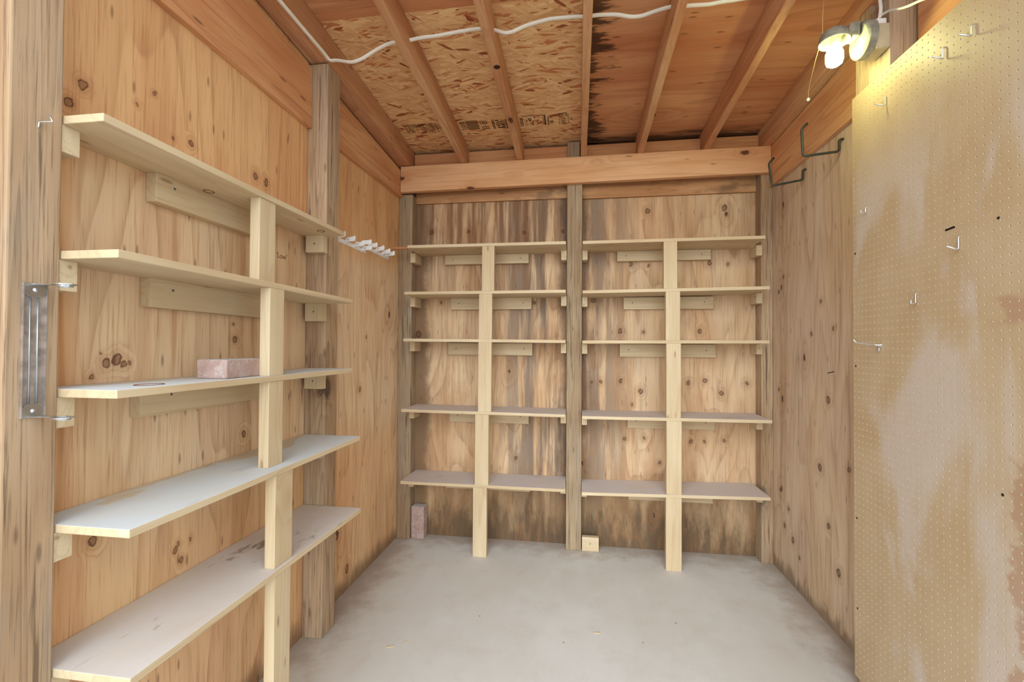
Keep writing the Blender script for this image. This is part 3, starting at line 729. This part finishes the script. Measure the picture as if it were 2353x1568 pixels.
arm = MB().prism([(1.066, 2.655), (1.028, 2.650), (1.020, 2.620), (1.02, 2.60), (1.062, 2.595)], 1, ly - .028, ly + .028).build('arm', M['grey_metal'], L, bevel=.006)
hood = MB().lathe([(.0, .052), (.025, .050), (.042, .040), (.050, .024), (.053, .0), (.050, .0), (.046, .022), (.038, .036), (.022, .045), (0, .046)], (.985, ly, 2.592), 'z', 32).build('hood', M['grey_metal'], L)
MB().lathe([(0, .0), (.017, .0), (.019, .006), (.019, .034), (.0, .038)], (.99, ly, 2.566), 'z', 24).build('socket', M['porcelain'], L)
MB().lathe([(.0, 0), (.016, .002), (.0265, .010), (.030, .024), (.030, .048), (.026, .060), (.017, .066), (.0, .066)], (.985, ly, 2.500), 'z', 28).build('bulb', M['glow'], L)['label'] = 'brightly lit bulb'
MB().tube([(.948, ly, 2.765), (.944, ly, 2.70), (.943, ly, 2.632), (.938, ly, 2.602)], .0012, 6).build('pull_string', M['string'], L)
MB().tube([(.938, ly, 2.602), (.975, 2.02, 2.60), (1.03, 2.18, 2.598), (1.06, 2.26, 2.59), (1.062, 2.265, 2.572)], .0012, 6).build('pull_string', M['string'], L)
MB().lathe([(0, 0), (.006, .003), (.008, .010), (.004, .016), (0, .017)], (1.062, 2.265, 2.556), 'z', 14).build('pull_knob', M['porcelain'], L)

def cable(P, r, label, name='power_cable'):
    o = MB().tube(bent(P, .05, 4), r, 10, 1.7).build(name, M['cable']); return tag(o, label, 'cable', 'white electric cables')
cable([(1.163, 1.93, 2.82), (1.15, 1.905, 2.745), (1.148, 1.896, 2.70), (1.136, 1.890, 2.653)], .0042, 'white cable dropping from the roof into the lamp box')
cable([(1.152, 1.60, 2.535), (1.15, 1.69, 2.584), (1.15, 1.772, 2.617), (1.148, 1.855, 2.668), (1.140, 1.884, 2.672), (1.128, 1.888, 2.653)], .0042, 'white cable running from the lamp box down over the pegboard top')
# roof cable: stapled along the edge rafter, then threaded through the others
Pc = [(-1.2025, 1.30, 2.812), (-1.2025, 1.655, 2.804), (-1.2025, 1.826, 2.801), (-1.2025, 1.982, 2.800), (-1.200, 2.03, 2.792), (-1.18, 2.04, 2.789),
      (-1.10, 2.0, 2.775), (-1.03, 1.955, 2.765), (-.95, 1.93, 2.768), (-.89, 1.925, 2.775), (-.81, 1.93, 2.783), (-.74, 1.93, 2.785), (-.66, 1.93, 2.789), (-.56, 1.93, 2.788), (-.47, 1.93, 2.797), (-.40, 1.93, 2.803),
      (-.335, 1.93, 2.795), (-.29, 1.93, 2.779), (-.24, 1.93, 2.781), (-.17, 1.93, 2.80), (-.10, 1.93, 2.810), (.0, 1.93, 2.824), (.06, 1.93, 2.822), (.12, 1.93, 2.825), (.19, 1.93, 2.825), (.25, 1.93, 2.812), (.31, 1.93, 2.815),
      (.38, 1.93, 2.835), (.46, 1.93, 2.832), (.53, 1.93, 2.832), (.6, 1.93, 2.845), (.68, 1.93, 2.86)]
Pc = Pc[:5] + [(-1.165, 2.03, 2.793), (-1.081, 2.02, 2.767), (-1.03, 2.02, 2.779), (-0.968, 2.02, 2.812), (-0.923, 2.02, 2.833), (-0.875, 2.02, 2.848), (-0.81, 2.02, 2.847), (-0.726, 2.02, 2.857), (-0.665, 2.02, 2.857),
      (-0.554, 2.02, 2.867), (-0.461, 2.02, 2.874), (-0.389, 2.02, 2.863), (-0.336, 2.02, 2.84), (-0.302, 2.02, 2.841), (-0.246, 2.02, 2.863), (-0.186, 2.02, 2.876), (-0.123, 2.02, 2.886), (-0.013, 2.02, 2.884),
      (0.038, 2.02, 2.879), (0.074, 2.02, 2.881), (0.121, 2.02, 2.88), (0.166, 2.02, 2.876), (0.229, 2.02, 2.858), (0.273, 2.02, 2.857), (0.321, 2.02, 2.871), (0.392, 2.02, 2.887), (0.452, 2.02, 2.884), (0.49, 2.02, 2.883),
      (0.556, 2.02, 2.88), (0.595, 2.02, 2.885), (0.66, 2.02, 2.888), (.84, 2.0, 2.89), (1.05, 1.96, 2.87), (1.12, 1.94, 2.862)]
cable(Pc, .0058, 'long white cable wandering across the roof through the rafters')

# ------------------------------------------------------------------ loose things
def brick_at(c, dims, rz, label):
    m = MB().box(-dims[0] / 2, dims[0] / 2, -dims[1] / 2, dims[1] / 2, 0, dims[2])
    o = m.build('brick', M['brick'], origin=(0, 0, 0), bevel=.004)
    o.location = c; o.rotation_euler.z = rz
    return tag(o, label, 'brick', 'dusty red bricks')
brick_at((-1.146, 1.372, 1.2955), (.102, .200, .060), math.radians(3), 'dusty pink brick lying flat on a deep side shelf behind an upright')
brick_at((-1.148, 3.21, .0005), (.098, .070, .232), math.radians(-4), 'pinkish brick standing on end on the floor in the back corner')
wb = MB().box(.036, .150, 3.164, 3.202, .0005, .096).build('wood_block', M['pine_x'], bevel=.002)
tag(wb, 'small pale wood offcut on the floor against the middle post', 'block')
wb['_o'] = tuple(wb.location); screw((.092, 3.164, .052), 'y', wb)

# white size tabs hanging on the side wall like fish scales
def tab_strip(rows, y0, y1, z0, label):
    r = thing('label_strip', (XL + .002, (y0 + y1) / 2, z0 - .006), label, 'label strip', 'white label strips on the side wall')
    MB().box(XL + .0005, XL + .0035, y0, y1, z0 - .006, z0 + .016).build('backing_strip', M['white_tab'], r)
    for y, zw, xe, ze, zt, mark in rows:
        h = .032; zt += .011; x0 = XL + .0035
        p = [(x0, zw - .002), (xe - .010, ze - .004), (xe - .002, ze - .001), (xe, ze + h * .55), (xe - .006, zt + .004), (xe - .012, zt - .002), (x0 + .012, zw + h * .72), (x0, zw + .008)]
        t = MB().prism(p, 1, y - .0008, y + .0008).build('size_tab', M['white_tab'], r)
        if mark:
            cx = x0 + (xe - x0) * .36; cz = zw + (ze - zw) * .36 + .010
            text('printed_size', '12"', .012, M['tab_ink'], t, basis((cx - .004, y - .0012, cz), (1, 0, (ze - zw) / (xe - x0)), (0, 0, 1)))
    return r
S1 = [(2.303, 1.991, -1.255, 2.004, 2.018, 0), (2.384, 1.993, -1.241, 1.999, 2.012, 1), (2.487, 1.988, -1.235, 1.997, 2.007, 1), (2.586, 1.986, -1.239, 1.994, 2.007, 1)]
S2 = [(2.566, 2.019, -1.231, 2.022, 2.035, 1), (2.656, 2.019, -1.235, 2.024, 2.037, 1), (2.764, 2.018, -1.238, 2.029, 2.043, 1), (2.863, 2.019, -1.241, 2.031, 2.045, 1), (2.924, 2.019, -1.235, 2.027, 2.041, 1)]
tab_strip(S1, 2.295, 2.640, 1.985, 'white strip of printed size tabs nearest to the tall grey-brown post')
tab_strip(S2, 2.52, 2.985, 2.012, 'white strip of printed size tabs reaching towards the back corner')
bpy.data.objects['label_strip']['label'] = 'white strip of printed size tabs starting at the tall grey-brown post'

# galvanised clip bracket on the doorway post
xw = -1.215
br = thing('clip_bracket', (xw, .85, 1.235), 'galvanised ribbed clip bracket with two looped prongs on the doorway post', 'bracket')
plt_ = MB().box(xw - .0004, xw + .0022, .828, .873, 1.236, 1.538)
for yy in (.8285, .8725): plt_.box(xw + .0003, xw + .008, yy - .0008, yy + .0008, 1.236, 1.538)
plt_.build('back_plate', M['brown_sheet'], br)
for yy in (.843, .858):
    MB().tube([(xw + .003, yy, 1.262), (xw + .003, yy, 1.505)], .0022, 8).build('rib', M['steel'], br)
for zc, sgn in ((1.537, -1), (1.237, 1)):
    cap = MB()
    cap.prism([(.8295, zc), (.8715, zc), (.8715, zc + sgn * .022), (.862, zc + sgn * .030), (.839, zc + sgn * .030), (.8295, zc + sgn * .022)], 0, xw + .0024, xw + .0060)
    c_ = cap.build('end_cap', M['steel'], br, bevel=.001)
    MB().lathe([(0, .0035), (.0035, .003), (.005, .0)], (xw + .006, .8505, zc + sgn * .014), 'x', 14).build('screw', M['zinc'], c_)
    # flat prong that ends in an open loop
    pr = MB()
    yc = .858; zz = zc + (-.001 if sgn < 0 else .001)
    pr.prism([(xw + .002, yc - .014), (xw + .030, yc - .008), (xw + .050, yc - .006), (xw + .050, yc + .006), (xw + .030, yc + .008), (xw + .002, yc + .014)], 2, zz - .0012, zz + .0008)
    ring_v = []; ring_f = []; n = 26; cxr = xw + .074
    for k in range(n):
        w = 2 * math.pi * k / n
        for rr, dz in ((.026, 0), (.015, -.0), (.015, -.006), (.0165, -.006), (.0175, -.0015), (.026, -.0015)):
            ring_v.append((cxr + rr * math.cos(w), yc + rr * .8 * math.sin(w), zz + dz))
    for k in range(n):
        for j in range(6): ring_f.append((k * 6 + j, k * 6 + (j + 1) % 6, ((k + 1) % n) * 6 + (j + 1) % 6, ((k + 1) % n) * 6 + j))
    pr.add(ring_v, ring_f, False)
    pr.build('loop_prong', M['steel'], br)
o = MB().tube(bent([(xw - .004, .853, 1.893), (xw + .002, .853, 1.895), (xw + .003, .853, 1.906), (xw + .030, .860, 1.908), (xw + .022, .858, 1.925)], .003), .0019, 8).build('wire_hook', M['zinc'])
tag(o, 'tiny bent wire hook on the doorway post above the clip bracket', 'hook')
# pencilled note on the plywood
wl = bpy.data.objects['wall_left']
text('pencil_note', "'Low'", .034, plain('pencil', (124, 86, 56), .9), wl, basis((XL + .0004, 1.84, 1.800), (0, 1, .0), (0, 0, 1)))
# a few pale wood chips on the slab
for i, (x, y, a, l) in enumerate(((-.86, 2.02, .4, .018), (-.80, 2.06, 1.2, .012), (.10, 2.27, .1, .016))):
    m = MB().box(-l, l, -.003, .003, 0, .003).build('wood_chip', M['pine_x'], origin=(0, 0, 0)); m.location = (x, y, .0003); m.rotation_euler.z = a
    tag(m, ('pale wood splinter on the slab, largest of three', 'tiny pale wood splinter on the slab beside the largest one', 'pale wood splinter alone in the middle of the slab')[i], 'splinter', 'wood splinters on the slab')

# ------------------------------------------------------------------ light, camera, view
w = bpy.data.worlds.new('sky'); bpy.context.scene.world = w; w.use_nodes = True
bg = w.node_tree.nodes['Background']; bg.inputs[0].default_value = (.86, .94, 1.0, 1); bg.inputs[1].default_value = 1.5
sun = bpy.data.lights.new('hazy_sun', 'SUN'); sun.energy = 1.55; sun.angle = math.radians(60); sun.color = (.93, .98, 1)
so = bpy.data.objects.new('hazy_sun', sun); COL.objects.link(so); so.location = (0, -6, 4)
so.rotation_euler = Vector((.06, 1, -.42)).to_track_quat('-Z', 'Y').to_euler()

cam = bpy.data.cameras.new('camera'); co = bpy.data.objects.new('camera', cam); COL.objects.link(co); bpy.context.scene.camera = co
F, yaw, pitch, roll = 1036.75, .143950, .0139529, .00569027
cam.sensor_width = 36; cam.lens = F / 2353 * 36; cam.clip_start = .02
fw = Vector((-math.sin(yaw) * math.cos(pitch), math.cos(yaw) * math.cos(pitch), math.sin(pitch)))
rt = Vector((math.cos(yaw), math.sin(yaw), 0)); upv = rt.cross(fw)
r2 = rt * math.cos(roll) + upv * math.sin(roll); u2 = -rt * math.sin(roll) + upv * math.cos(roll)
co.matrix_world = Matrix(((r2.x, u2.x, -fw.x, 0), (r2.y, u2.y, -fw.y, 0), (r2.z, u2.z, -fw.z, 1.4), (0, 0, 0, 1)))
sc = bpy.context.scene
sc.view_settings.view_transform = 'Standard'; sc.view_settings.look = 'None'; sc.view_settings.gamma = 1
sc.view_settings.exposure = .78
try: sc.view_settings.use_curve_mapping = False
except Exception: pass
sc.cycles.max_bounces = 7; sc.cycles.diffuse_bounces = 5; sc.cycles.glossy_bounces = 3; sc.cycles.use_denoising = True; sc.cycles.adaptive_threshold = .02
for o in bpy.data.objects:
    if '_o' in o.keys(): del o['_o']
